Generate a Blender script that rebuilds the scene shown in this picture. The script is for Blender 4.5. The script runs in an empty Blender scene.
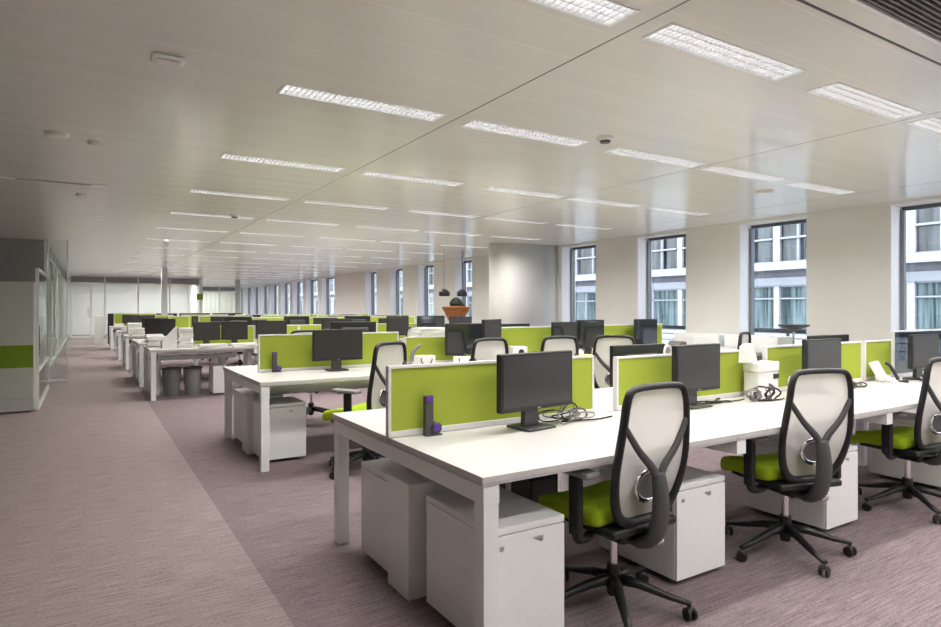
import bpy, bmesh, math, random
from mathutils import Vector, Matrix
PI = math.pi
R = math.radians
random.seed(7)
sc = bpy.context.scene
C = sc.collection

# ------------------------------------------------------------------ camera, world, sun, exposure
FPX, HOR, VPX = 620.0, 308.0, 86.0
YAW = math.atan((470.5 - VPX) / FPX)          # camera looks this far to the right of +Y
cd = bpy.data.cameras.new('camera'); cam = bpy.data.objects.new('camera', cd); C.objects.link(cam)
cam.location = (0, 0, 1.35); cam.rotation_euler = (PI / 2, 0, -YAW)
cd.sensor_width = 36; cd.lens = 36 * FPX / 941
cd.shift_y = (HOR - 313.5) / 941
cd.clip_start = .05; cd.clip_end = 300
sc.camera = cam

w = bpy.data.worlds.new('sky'); sc.world = w; w.use_nodes = True
nt = w.node_tree; bg = nt.nodes['Background']
tc = nt.nodes.new('ShaderNodeTexCoord'); sx = nt.nodes.new('ShaderNodeSeparateXYZ'); cr = nt.nodes.new('ShaderNodeValToRGB')
nt.links.new(tc.outputs['Generated'], sx.inputs[0]); nt.links.new(sx.outputs['Z'], cr.inputs[0]); nt.links.new(cr.outputs[0], bg.inputs[0])
cr.color_ramp.elements[0].color = (.90, .95, 1, 1); cr.color_ramp.elements[1].color = (.82, .90, 1, 1)
bg.inputs[1].default_value = 3.6

sc.view_settings.view_transform = 'Standard'; sc.view_settings.look = 'None'
sc.view_settings.gamma = 1; sc.view_settings.use_curve_mapping = False
sc.view_settings.exposure = 0.8
sc.cycles.use_denoising = True
sc.cycles.max_bounces = 8; sc.cycles.diffuse_bounces = 5; sc.cycles.glossy_bounces = 3
sc.cycles.transparent_max_bounces = 12; sc.cycles.transmission_bounces = 4
sc.cycles.sample_clamp_indirect = 6
sc.cycles.caustics_reflective = False; sc.cycles.caustics_refractive = False
LAMP = 1.9                                      # radiance of the ceiling luminaires

LAMP_W = 12                                     # power of each luminaire's area light

# ------------------------------------------------------------------ materials
def mat(name, col, rough=.5, metal=0, spec=.5, emit=None, es=0, noise=None, bump=0, bscale=200):
    m = bpy.data.materials.new(name); m.use_nodes = True
    n = m.node_tree; b = n.nodes['Principled BSDF']
    b.inputs['Base Color'].default_value = (*col, 1); b.inputs['Roughness'].default_value = rough
    b.inputs['Metallic'].default_value = metal; b.inputs['Specular IOR Level'].default_value = spec
    if emit: b.inputs['Emission Color'].default_value = (*emit, 1); b.inputs['Emission Strength'].default_value = es
    if noise or bump:
        t = n.nodes.new('ShaderNodeTexCoord'); x = n.nodes.new('ShaderNodeTexNoise')
        x.inputs['Scale'].default_value = bscale; x.inputs['Detail'].default_value = 3
        n.links.new(t.outputs['Object'], x.inputs[0])
        if noise:
            r = n.nodes.new('ShaderNodeValToRGB'); n.links.new(x.outputs[0], r.inputs[0])
            r.color_ramp.elements[0].position = .3; r.color_ramp.elements[1].position = .7
            r.color_ramp.elements[0].color = (*[c * (1 - noise) for c in col], 1)
            r.color_ramp.elements[1].color = (*[min(1, c * (1 + noise)) for c in col], 1)
            n.links.new(r.outputs[0], b.inputs['Base Color'])
        if bump:
            u = n.nodes.new('ShaderNodeBump'); u.inputs['Strength'].default_value = bump; u.inputs['Distance'].default_value = .002
            n.links.new(x.outputs[0], u.inputs['Height']); n.links.new(u.outputs[0], b.inputs['Normal'])
    return m
def glass(name, tint=(1, 1, 1), refl=.9, rough=0.0):
    m = bpy.data.materials.new(name); m.use_nodes = True; n = m.node_tree
    for q in list(n.nodes): n.nodes.remove(q)
    o = n.nodes.new('ShaderNodeOutputMaterial'); mx = n.nodes.new('ShaderNodeMixShader')
    t = n.nodes.new('ShaderNodeBsdfTransparent'); t.inputs[0].default_value = (*tint, 1)
    g = n.nodes.new('ShaderNodeBsdfGlossy'); g.inputs['Roughness'].default_value = rough; g.inputs[0].default_value = (refl, refl, refl, 1)
    f = n.nodes.new('ShaderNodeLayerWeight'); f.inputs[0].default_value = .5; pw = n.nodes.new('ShaderNodeMath'); pw.operation = 'POWER'; pw.inputs[1].default_value = 4.5; n.links.new(f.outputs['Facing'], pw.inputs[0]); f = n.nodes.new('ShaderNodeMath'); f.operation = 'MULTIPLY_ADD'; f.inputs[1].default_value = .75; f.inputs[2].default_value = .04; n.links.new(pw.outputs[0], f.inputs[0])
    n.links.new(f.outputs[0], mx.inputs[0]); n.links.new(t.outputs[0], mx.inputs[1]); n.links.new(g.outputs[0], mx.inputs[2]); n.links.new(mx.outputs[0], o.inputs[0])
    return m
M = dict(
    white=mat('white_laminate', (.85, .86, .855), .42, noise=.012, bscale=25),
    wmetal=mat('white_metal', (.86, .875, .875), .35),
    top=mat('desk_top_laminate_dimmed', (.62, .60, .58), .42, noise=.012, bscale=25),  # white laminate darkened in colour to offset the strong light on the tops
    edge=mat('grey_edge', (.50, .50, .50), .5),
    green=mat('lime_fabric', (.35, .43, .055), .9, spec=.15, noise=.07, bump=.3, bscale=420),
    seatg=mat('seat_green_fabric', (.40, .58, .025), .85, spec=.15, noise=.06, bump=.3, bscale=420),
    dgreen=mat('green_band', (.18, .29, .01), .5),
    alu=mat('frame_white', (.74, .73, .71), .35),
    black=mat('black_plastic', (.013, .013, .014), .42, bump=.12, bscale=500),
    dgrey=mat('dark_grey_plastic', (.06, .06, .063), .45),
    grey=mat('grey_rubber', (.24, .24, .235), .6),
    screen=mat('screen_off', (.030, .028, .027), .28, spec=.6),
    gscreen=mat('glossy_screen_off', (.02, .022, .026), .06, spec=.8),
    chrome=mat('chrome', (.75, .75, .76), .16, metal=1),
    steel=mat('brushed_steel', (.5, .5, .51), .35, metal=1),
    wall=mat('wall_paint', (.80, .79, .745), .75, spec=.2, noise=.01, bscale=3),
    reveal=mat('reveal_paint', (.82, .82, .84), .6, spec=.2),
    col=mat('column_plaster', (.78, .77, .74), .8, spec=.2, noise=.05, bump=.15, bscale=30),
    wframe=mat('window_frame_grey', (.10, .105, .12), .45),
    wframe2=mat('window_frame_pale', (.22, .235, .265), .45),
    glass=glass('window_glass', (.97, .985, 1)),
    pglass=glass('partition_glass', (.90, .94, .92)),
    smoke=glass('smoked_glass', (.30, .33, .36)),
    greyp=mat('grey_wall_panel', (.27, .275, .27), .5),
    cab=mat('cabinet_white', (.52, .56, .51), .35),
    lamp=mat('lamp_diffuser', (.9, .9, .9), .5, emit=(1, .985, .95), es=LAMP),
    louvre=mat('lamp_louvre', (.88, .88, .9), .25, metal=.3),
    sensor=mat('sensor_plastic', (.75, .75, .72), .4),
    paper=mat('paper', (.80, .79, .76), .8, spec=.1, noise=.05, bscale=60),
    card=mat('white_card', (.84, .83, .81), .6),
    brown=mat('brown_felt', (.16, .14, .13), .9),
    copper=mat('copper_wood', (.42, .16, .05), .4, noise=.35, bscale=14),
    purple=mat('purple_plastic', (.12, .03, .42), .3),
    yellow=mat('yellow_green_folder', (.62, .72, .05), .6),
    bin=mat('bin_grey', (.17, .175, .17), .5),
    stone=mat('facade_stone', (.19, .20, .225), .8, noise=.08, bscale=1.5),
    stoned=mat('facade_dark_stone', (.075, .078, .095), .8, noise=.15, bscale=4),
    fwhite=mat('facade_white_frame', (.29, .305, .335), .5),
    street=mat('street_asphalt', (.35, .36, .38), .85, noise=.1, bscale=5),
    rail=mat('railing_dark', (.05, .055, .065), .4),
    red=mat('dark_leaf', (.02, .03, .015), .7, noise=.5, bscale=40),
)
def curtain_glass(name, c1, c2, sc_):
    m = bpy.data.materials.new(name); m.use_nodes = True; n = m.node_tree; b = n.nodes['Principled BSDF']
    t = n.nodes.new('ShaderNodeTexCoord'); mp = n.nodes.new('ShaderNodeMapping'); mp.inputs['Scale'].default_value = (1, sc_, .35)
    x = n.nodes.new('ShaderNodeTexNoise'); x.inputs['Scale'].default_value = 1; x.inputs['Detail'].default_value = 4
    r = n.nodes.new('ShaderNodeValToRGB'); r.color_ramp.elements[0].position = .38; r.color_ramp.elements[1].position = .64
    r.color_ramp.elements[0].color = (*c1, 1); r.color_ramp.elements[1].color = (*c2, 1)
    n.links.new(t.outputs['Object'], mp.inputs[0]); n.links.new(mp.outputs[0], x.inputs[0]); n.links.new(x.outputs[0], r.inputs[0]); n.links.new(r.outputs[0], b.inputs['Base Color'])
    b.inputs['Roughness'].default_value = .12
    return m
M['fglass_up'] = curtain_glass('facade_glass_dark', (.005, .006, .009), (.06, .075, .085), 4)
M['fglass_low'] = curtain_glass('facade_glass_curtained', (.02, .035, .04), (.13, .175, .185), 9)

def carpet_mat():
    m = bpy.data.materials.new('carpet'); m.use_nodes = True; n = m.node_tree; b = n.nodes['Principled BSDF']
    N = n.nodes.new; L = n.links.new
    g = N('ShaderNodeNewGeometry'); mp = N('ShaderNodeMapping'); mp.inputs['Scale'].default_value = (5, 95, 1)
    x = N('ShaderNodeTexNoise'); x.inputs['Scale'].default_value = 1; x.inputs['Detail'].default_value = 3; x.inputs['Roughness'].default_value = .65
    L(g.outputs['Position'], mp.inputs[0]); L(mp.outputs[0], x.inputs[0])
    mp2 = N('ShaderNodeMapping'); mp2.inputs['Scale'].default_value = (60, 330, 1)
    x2 = N('ShaderNodeTexNoise'); x2.inputs['Scale'].default_value = 1; x2.inputs['Detail'].default_value = 2
    L(g.outputs['Position'], mp2.inputs[0]); L(mp2.outputs[0], x2.inputs[0])
    ad = N('ShaderNodeMath'); ad.operation = 'ADD'; L(x.outputs[0], ad.inputs[0]); L(x2.outputs[0], ad.inputs[1])
    hf = N('ShaderNodeMath'); hf.operation = 'MULTIPLY'; hf.inputs[1].default_value = .5; L(ad.outputs[0], hf.inputs[0])
    s = N('ShaderNodeSeparateXYZ'); L(g.outputs['Position'], s.inputs[0])
    lt = N('ShaderNodeMath'); lt.operation = 'LESS_THAN'; lt.inputs[1].default_value = .75; L(s.outputs['X'], lt.inputs[0])
    r1 = N('ShaderNodeValToRGB'); r2 = N('ShaderNodeValToRGB')
    for r, a, c in ((r1, (.09, .066, .072), (.37, .295, .305)), (r2, (.155, .12, .118), (.47, .395, .385))):
        r.color_ramp.elements[0].position = .33; r.color_ramp.elements[1].position = .68
        r.color_ramp.elements[0].color = (*a, 1); r.color_ramp.elements[1].color = (*c, 1); L(hf.outputs[0], r.inputs[0])
    mx = N('ShaderNodeMixRGB'); L(lt.outputs[0], mx.inputs[0]); L(r1.outputs[0], mx.inputs[1]); L(r2.outputs[0], mx.inputs[2])
    L(mx.outputs[0], b.inputs['Base Color']); b.inputs['Roughness'].default_value = .95; b.inputs['Specular IOR Level'].default_value = .1
    u = N('ShaderNodeBump'); u.inputs['Strength'].default_value = .5; u.inputs['Distance'].default_value = .004
    L(hf.outputs[0], u.inputs['Height']); L(u.outputs[0], b.inputs['Normal'])
    return m
M['carpet'] = carpet_mat()

def ceiling_mat():
    m = bpy.data.materials.new('ceiling_panels'); m.use_nodes = True; n = m.node_tree; b = n.nodes['Principled BSDF']
    N = n.nodes.new; L = n.links.new
    g = N('ShaderNodeNewGeometry'); s = N('ShaderNodeSeparateXYZ'); L(g.outputs['Position'], s.inputs[0])
    def line(out, off, period, half):
        a = N('ShaderNodeMath'); a.operation = 'SUBTRACT'; a.inputs[1].default_value = off; L(out, a.inputs[0])
        p = N('ShaderNodeMath'); p.operation = 'PINGPONG'; p.inputs[1].default_value = period / 2; L(a.outputs[0], p.inputs[0])
        q = N('ShaderNodeMath'); q.operation = 'LESS_THAN'; q.inputs[1].default_value = half; L(p.outputs[0], q.inputs[0]); return q.outputs[0]
    l1 = line(s.outputs['X'], 2.33, 2.85, .006)
    gt = N('ShaderNodeMath'); gt.operation = 'GREATER_THAN'; gt.inputs[1].default_value = 0; L(s.outputs['X'], gt.inputs[0])
    ml = N('ShaderNodeMath'); ml.operation = 'MULTIPLY'; L(l1, ml.inputs[0]); L(gt.outputs[0], ml.inputs[1]); l1 = ml.outputs[0]
    l2 = line(s.outputs['Y'], 2.32, .3333, .0035)
    noi = N('ShaderNodeTexNoise'); noi.inputs['Scale'].default_value = 1; noi.inputs['Detail'].default_value = 1
    mp = N('ShaderNodeMapping'); mp.inputs['Scale'].default_value = (.5, 3.0, 1); L(g.outputs['Position'], mp.inputs[0]); L(mp.outputs[0], noi.inputs[0])
    base = (.775, .775, .715)
    m1 = N('ShaderNodeMixRGB'); m1.inputs[1].default_value = (*base, 1); m1.inputs[2].default_value = (.90, .87, .80, 1); L(l2, m1.inputs[0])
    m2 = N('ShaderNodeMixRGB'); m2.inputs[2].default_value = (.16, .145, .11, 1); L(m1.outputs[0], m2.inputs[1]); L(l1, m2.inputs[0])
    L(m2.outputs[0], b.inputs['Base Color'])
    b.inputs['Roughness'].default_value = .2; b.inputs['Specular IOR Level'].default_value = .5
    u = N('ShaderNodeBump'); u.inputs['Strength'].default_value = .35; u.inputs['Distance'].default_value = .02
    # each long panel bows a little across its width
    a = N('ShaderNodeMath'); a.operation = 'SUBTRACT'; a.inputs[1].default_value = 2.32; L(s.outputs['Y'], a.inputs[0])
    p = N('ShaderNodeMath'); p.operation = 'PINGPONG'; p.inputs[1].default_value = .1667; L(a.outputs[0], p.inputs[0])
    ad = N('ShaderNodeMath'); ad.operation = 'ADD'; L(p.outputs[0], ad.inputs[0]); L(noi.outputs[0], ad.inputs[1])
    L(ad.outputs[0], u.inputs['Height']); L(u.outputs[0], b.inputs['Normal'])
    return m
M['ceil'] = ceiling_mat()

def mesh_mat():
    m = bpy.data.materials.new('chair_mesh_fabric'); m.use_nodes = True; n = m.node_tree; N = n.nodes.new; L = n.links.new
    b = n.nodes['Principled BSDF']; b.inputs['Base Color'].default_value = (.70, .68, .66, 1); b.inputs['Roughness'].default_value = .8
    t = N('ShaderNodeBsdfTransparent'); mx = N('ShaderNodeMixShader')
    tr = N('ShaderNodeBsdfTranslucent'); tr.inputs[0].default_value = (.75, .73, .71, 1); mx2 = N('ShaderNodeMixShader'); mx2.inputs[0].default_value = .4
    L(b.outputs[0], mx2.inputs[1]); L(tr.outputs[0], mx2.inputs[2])
    mx.inputs[0].default_value = .13; L(mx2.outputs[0], mx.inputs[1]); L(t.outputs[0], mx.inputs[2]); L(mx.outputs[0], n.nodes['Material Output'].inputs[0])
    return m
M['mesh'] = mesh_mat()

# ------------------------------------------------------------------ mesh helpers
class MB:
    def __init__(s): s.bm = bmesh.new()
    def box(s, x0, y0, z0, x1, y1, z1, bev=0, seg=2, smooth=False):
        r = bmesh.ops.create_cube(s.bm, size=1)
        vs = r['verts']
        for v in vs:
            v.co = Vector(((x0 + x1) / 2 + v.co.x * (x1 - x0), (y0 + y1) / 2 + v.co.y * (y1 - y0), (z0 + z1) / 2 + v.co.z * (z1 - z0)))
        if bev:
            es = list({e for v in vs for e in v.link_edges})
            q = bmesh.ops.bevel(s.bm, geom=es, offset=bev, segments=seg, profile=.5, affect='EDGES')
            if smooth:
                for f in q['faces']: f.smooth = True
        return s
    def cyl(s, x, y, z0, z1, r0, r1=None, n=20, axis='z', smooth=True):
        r1 = r0 if r1 is None else r1
        return s.lathe(x, y, [(0, z0), (r0, z0), (r1, z1), (0, z1)], n, axis, sharp=True)
    def lathe(s, cx, cy, prof, n=20, axis='z', sharp=False, cz=0):
        def P(r, h, a):
            c, d = r * math.cos(a), r * math.sin(a)
            if axis == 'z': return (cx + c, cy + d, cz + h)
            if axis == 'y': return (cx + c, h + cy, cz + d)
            return (h + cx, cy + c, cz + d)
        segs = [(prof[i], prof[i + 1]) for i in range(len(prof) - 1)]
        for (ra, ha), (rb, hb) in segs:
            A = [s.bm.verts.new(P(ra, ha, 2 * PI * i / n)) for i in range(n)] if ra > 1e-6 else [s.bm.verts.new(P(0, ha, 0))]
            B = [s.bm.verts.new(P(rb, hb, 2 * PI * i / n)) for i in range(n)] if rb > 1e-6 else [s.bm.verts.new(P(0, hb, 0))]
            for i in range(n):
                j = (i + 1) % n
                if len(A) == 1 and len(B) == 1: continue
                if len(A) == 1: f = s.bm.faces.new((A[0], B[j], B[i]))
                elif len(B) == 1: f = s.bm.faces.new((A[i], A[j], B[0]))
                else: f = s.bm.faces.new((A[i], A[j], B[j], B[i]))
                f.smooth = True
        return s
    def tube(s, pts, rad, n=8, closed=False, ry=None, up=(0, 0, 1), cap=True):
        """sweep an ellipse along points; rad / ry may be lists"""
        P = [Vector(p) for p in pts]; m = len(P)
        rr = rad if isinstance(rad, (list, tuple)) else [rad] * m
        qq = (ry if isinstance(ry, (list, tuple)) else [ry] * m) if ry is not None else rr
        rings = []; prev = None
        for i in range(m):
            a = P[(i - 1) % m] if closed or i > 0 else P[i]; b = P[(i + 1) % m] if closed or i < m - 1 else P[i]
            t = (b - a).normalized()
            u = Vector(up) if prev is None else prev
            u = u - t * u.dot(t)
            if u.length < 1e-4: u = Vector((1, .3, 0)) - t * t.dot(Vector((1, .3, 0)))
            u.normalize(); v = t.cross(u); prev = u if ry is None else None
            rings.append([s.bm.verts.new(P[i] + u * math.cos(2 * PI * k / n) * rr[i] + v * math.sin(2 * PI * k / n) * qq[i]) for k in range(n)])
        for i in range(m if closed else m - 1):
            A, B = rings[i], rings[(i + 1) % m]
            for k in range(n):
                f = s.bm.faces.new((A[k], A[(k + 1) % n], B[(k + 1) % n], B[k])); f.smooth = True
        if not closed and cap:
            s.bm.faces.new(rings[0][::-1]); s.bm.faces.new(rings[-1])
        return s
    def prism(s, poly, z0, z1, axis='z', smooth=False):
        def P(a, b, c): return (a, b, c) if axis == 'z' else ((a, c, b) if axis == 'y' else (c, a, b))
        A = [s.bm.verts.new(P(a, b, z0)) for a, b in poly]; B = [s.bm.verts.new(P(a, b, z1)) for a, b in poly]
        s.bm.faces.new(A[::-1]); s.bm.faces.new(B)
        for i in range(len(poly)):
            j = (i + 1) % len(poly); f = s.bm.faces.new((A[i], A[j], B[j], B[i])); f.smooth = smooth
        return s
    def quad(s, a, b, c, d): s.bm.faces.new([s.bm.verts.new(p) for p in (a, b, c, d)]); return s
    def xf(s, mtx): bmesh.ops.transform(s.bm, matrix=mtx, verts=s.bm.verts); return s
    def build(s, name, m, parent=None, loc=None, rz=0):
        bmesh.ops.recalc_face_normals(s.bm, faces=s.bm.faces)
        me = bpy.data.meshes.new(name); s.bm.to_mesh(me); s.bm.free()
        me.materials.append(m if not isinstance(m, str) else M[m])
        o = bpy.data.objects.new(name, me); C.objects.link(o)
        if parent: o.parent = parent
        if loc: o.location = loc
        o.rotation_euler.z = rz
        return o
def catmull(pts, k=6, closed=False):
    P = [Vector(p) for p in pts]; n = len(P); out = []
    for i in range(n if closed else n - 1):
        g = (lambda q: P[q % n]) if closed else (lambda q: P[max(0, min(n - 1, q))])
        a, b, c, d = g(i - 1), g(i), g(i + 1), g(i + 2)
        for j in range(k):
            t = j / k
            out.append(.5 * ((2 * b) + (c - a) * t + (2 * a - 5 * b + 4 * c - d) * t * t + (3 * b - a - 3 * c + d) * t ** 3))
    if not closed: out.append(P[-1])
    return out
LABELS = {}
def tag(o, label=None, cat=None, group=None, kind=None):
    if label: o['label'] = label
    if cat: o['category'] = cat
    if group: o['group'] = group
    if kind: o['kind'] = kind
    if label: LABELS.setdefault(label, []).append(o.name)
    return o
def empty(name, loc=(0, 0, 0), rz=0):
    o = bpy.data.objects.new(name, None); C.objects.link(o); o.location = loc; o.rotation_euler.z = rz
    o.empty_display_size = .1; return o
KIDS = {}
def kids(o): return [c for c in C.objects if c.parent == o]
def copy_tree(o, parent=None):
    c = o.copy(); C.objects.link(c)
    if parent: c.parent = parent
    if o.name not in KIDS: KIDS[o.name] = kids(o)
    for ch in KIDS[o.name]: copy_tree(ch, c)
    return c
USED = set()
def put(proto, loc, rz, label, cat, group=None):
    """first use moves the prototype itself, later ones copy it"""
    if proto.name in USED: o = copy_tree(proto)
    else: USED.add(proto.name); kids_ = kids(proto); KIDS[proto.name] = kids_; [KIDS.setdefault(k.name, kids(k)) for k in kids_]; o = proto
    o.location = loc; o.rotation_euler.z = rz
    if 'group' in o and not group: del o['group']
    return tag(o, label, cat, group)
def struct(name, mb, m): o = mb.build(name, m); o['kind'] = 'structure'; return o
ORD = ['first', 'second', 'third', 'fourth', 'fifth', 'sixth', 'seventh', 'eighth', 'ninth', 'tenth', 'eleventh', 'twelfth', 'thirteenth', 'fourteenth', 'fifteenth', 'sixteenth', 'seventeenth', 'eighteenth', 'nineteenth']
def rowname(i): return ['nearest bench row', 'second bench row', 'third bench row', 'fourth bench row', 'fifth bench row', 'sixth bench row', 'farthest bench row'][i]

# ------------------------------------------------------------------ the room
H, WX, YB, YF, XL = 2.75, 9.05, -4.0, 47.0, -5.0
struct('floor', MB().box(XL, YB, -.1, WX + .4, YF, 0), 'carpet')
LROWS = [-1.9, .05, 2.06, 3.9, 5.95, 7.95] + [9.95 + 2 * k for k in range(11)] + [33.4, 36.4, 39.4, 42.4]  # the separate last rows are added to brighten the far window zone
LCOLS = [1.05, 2.44, 3.95, 5.27, 6.72]
LL, LW = 1.17, .2
ce = MB(); y = YB
for yr in LROWS:
    ce.box(XL, y, H, WX + .4, yr, H + .08); x = XL
    for xc in (LCOLS if yr < 32 else LCOLS[3:]): ce.box(x, yr, H, xc, yr + LW, H + .08); x = xc + LL
    ce.box(x, yr, H, WX + .4, yr + LW, H + .08); y = yr + LW
ce.box(XL, y, H, WX + .4, YF, H + .08)
struct('ceiling', ce, 'ceil')
struct('ceiling_void', MB().box(XL, YB, H + .082, WX + .4, YF, H + .12), 'greyp')
wins = [(1.3 + 2.2 * k - .56 - 2.2 * 2, 1.3 + 2.2 * k + .56 - 2.2 * 2) for k in range(0, 3)]
wins = [(-3.36, -2.24), (-1.18, -.06), (.98, 2.1)] + [(2.95, 4.05), (5.16, 6.28), (7.33, 8.48), (9.62, 10.72), (11.85, 12.95)] + [(14.5, 15.45), (16.72, 17.8), (18.9, 19.98), (21.1, 22.2)]
wins += [(25.6 + 2.3 * k, 27.4 + 2.3 * k) for k in range(9)]
wall = MB(); y = YB; Z0, Z1 = .5, 2.71
for a, b in wins:
    wall.box(WX, y, 0, WX + .4, a, H); wall.box(WX, a, 0, WX + .4, b, Z0); wall.box(WX, a, Z1, WX + .4, b, H); y = b
wall.box(WX, y, 0, WX + .4, YF, H)
struct('wall_right', wall, 'wall')
struct('wall_back', MB().box(XL, YF, 0, WX + .4, YF + .1, H), 'wall')
struct('wall_front', MB().box(XL, YB - .1, 0, WX + .4, YB, H), 'wall')
struct('wall_left', MB().box(XL - .1, YB, 0, XL, YF, H), 'wall')
struct('wall_middle', MB().box(XL, 15.5, 0, -.74, 15.6, H), 'greyp')
struct('baseboard_left', MB().box(XL, 15.488, 0, -.74, 15.5, .08), 'edge')
for i, (a, b) in enumerate(wins):
    fr = MB(); X0, X1 = WX + .30, WX + .36
    fr.box(X0, a, Z0, X1, a + .03, Z1).box(X0, b - .03, Z0, X1, b, Z1).box(X0, a, Z0, X1, b, Z0 + .06).box(X0, a, Z1 - .05, X1, b, Z1)
    f = struct('window_%d' % (i + 1), fr, 'wframe')
    MB().box(WX + .24, b - .06, Z0 + .06, WX + .30, b - .012, Z1 - .05).build('inner_frame', 'wframe2', f)
    MB().box(WX - .001, b - .012, Z0, WX + .30, b, Z1).build('jamb_lining', 'reveal', f)
    MB().box(WX - .001, a, Z0, WX + .30, a + .012, Z1).build('jamb_lining', 'reveal', f)
    MB().box(WX + .325, a + .05, Z0 + .06, WX + .331, b - .05, Z1 - .05).build('window_glass', 'glass', f)
    MB().box(WX - .01, a + .014, Z0, WX + .298, b - .062, Z0 + .02).build('window_sill', 'reveal', f)

# rounded pier by the window wall
pts = []
x0, x1, y0, y1, r = 7.47, 9.045, 10.83, 11.48, .30
for k in range(13): a = PI + PI / 2 * k / 12; pts.append((x0 + r + r * math.cos(a), y0 + r + r * math.sin(a)))
pts += [(x1, y0 + .03), (x1, y1)]
for k in range(13): a = PI / 2 + PI / 2 * k / 12; pts.append((x0 + r + r * math.cos(a), y1 - r + r * math.sin(a)))
cm = MB().prism(pts, .0, H, smooth=True)
struct('wall_pier', cm, 'col')
struct('wall_post', MB().box(2.24, 24, 0, 2.42, 24.18, H), 'edge')
struct('wall_far_post', MB().box(6.3, 32.2, 0, 6.5, 32.4, H), 'edge')

# ------------------------------------------------------------------ glass rooms at the far end and along the left
def glazed(name, axis, fixed, a, b, step, label, z1=2.55, doors=()):
    root = empty(name, (0, 0, 0)); root['kind'] = 'structure'
    fr = MB(); t = .03
    def bx(m, u0, u1, z0, z1_, th=t):
        if axis == 'x': m.box(u0, fixed - th, z0, u1, fixed + th, z1_)
        else: m.box(fixed - th, u0, z0, fixed + th, u1, z1_)
    n = max(1, round((b - a) / step))
    for k in range(n + 1):
        u = a + (b - a) * k / n; bx(fr, u - .03, u + .03, 0, H)
    bx(fr, a, b, 0, .08); bx(fr, a, b, z1 - .06, z1)
    fr.build('partition_frame', 'alu', root)
    g = MB(); bx(g, a, b, .08, z1 - .06, .005); g.build('partition_glass', 'pglass', root)
    hd = MB(); bx(hd, a, b, z1, H - .002, .026); hd.build('partition_head', 'greyp', root)
    return root
glazed('wall_far_glass', 'x', 32.5, -.6, 9.0 - 4.3, 1.45, '', 2.5)
glazed('wall_back_glass', 'x', 44.5, 4.83, 9.04, 1.4, '', 2.5)
glazed('wall_left_glass', 'y', -.72, 15.65, 32.4, 2.1, '', 2.5)
struct('wall_far', MB().box(XL, 37, 0, 4.8, 37.1, H), 'reveal')
struct('wall_far_side', MB().box(4.72, 32.5, 0, 4.82, 47, H), 'wall')
struct('wall_left_rooms', MB().box(-4.0, 15.6, 0, -3.9, 37, H), 'reveal')
d = empty('door_1', (-.18, 32.42, 0)); d['kind'] = 'structure'
fr = MB().box(-.40, -.04, .0, -.34, .04, 2.3).box(.34, -.04, 0, .40, .04, 2.3).box(-.34, -.04, 2.24, .34, .04, 2.3).box(-.34, -.03, 0.01, .34, .03, .1)
fr.build('door_frame', 'alu', d)
MB().box(.24, -.08, .9, .27, -.05, 1.4).build('door_handle', 'chrome', d)
tag(MB().box(0, 0, 0, .28, .02, .28).build('exit_sign', 'dgreen', loc=(4.55, 32.44, 1.75)), 'small green square sign on the far glass wall', 'sign')
# rooms behind the glass: linear lamps and furniture silhouettes
for k, (x0_, y0_, L_) in enumerate([(-.4, 34.5, 3.4), (3.1, 34.5, 1.5), (-3, 20, 1.8), (-3, 26, 1.8), (-3, 30, 1.8), (5.6, 45.4, 2.6)]):  # left-room and window-end lamps are added to brighten those dim areas
    r_ = empty('linear_lamp', (x0_, y0_, H - .06))
    MB().box(0, 0, 0, L_, .2, .055).build('lamp_housing', 'wmetal', r_)
    MB().box(.01, .01, -.012, L_ - .01, .19, -.001).build('lamp_diffuser', 'lamp', r_)
    ld = bpy.data.lights.new('lamp_light', 'AREA'); ld.shape = 'RECTANGLE'; ld.size = L_; ld.size_y = .18; ld.energy = 55; ld.color = (1, .98, .95)
    lo = bpy.data.objects.new('lamp_light', ld); C.objects.link(lo); lo.parent = r_; lo.location = (L_ / 2, .1, -.014)
    tag(r_, ['long bright ceiling strip lamp behind the far glass wall above the door', 'short bright strip lamp behind the far glass wall near its right end', 'added strip lamp brightening the nearest glazed room on the left', 'added strip lamp brightening the middle glazed room on the left', 'added strip lamp brightening the farthest glazed room on the left', 'added strip lamp brightening the glass at the far end of the window wall'][k], 'ceiling lamp')

# glass screen beside the cabinet, glass leaf standing across the aisle edge
r_ = empty('glass_screen', (-.547, 9.95, 0))
f_ = MB().box(-.02, 0, 0, .02, .03, 1.88).box(-.02, 2.62, 0, .02, 2.65, 1.88).box(-.02, .03, .0, .02, 2.62, .05).box(-.02, .03, .50, .02, 2.62, .53).box(-.02, .03, 1.85, .02, 2.62, 1.88)
f_.build('screen_frame', 'alu', r_)
MB().box(-.004, .03, .53, .004, 2.62, 1.85).build('upper_pane', 'pglass', r_); MB().box(-.004, .03, .05, .004, 2.62, .50).build('lower_pane', 'pglass', r_)
MB().box(.021, .0, .72, .03, .03, 1.12).build('pull_handle', 'dgrey', r_)
tag(r_, 'white framed glass screen standing beside the left cabinet along the aisle', 'glass screen')
r_ = empty('glass_door_leaf', (-.56, 13.55, 0))
MB().box(0, -.01, .05, .26, .01, 2.6).build('pane', 'pglass', r_); MB().box(-.01, -.05, 0, .27, .05, .05, .01).build('base_plate', 'alu', r_)
MB().box(-.02, -.02, .05, 0, .02, 2.6).build('edge_post', 'alu', r_); MB().box(.26, -.02, .05, .275, .02, 2.6).build('edge_post', 'alu', r_)
tag(r_, 'narrow tall glass leaf with white base plate at the left edge of the aisle', 'glass leaf')
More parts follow.
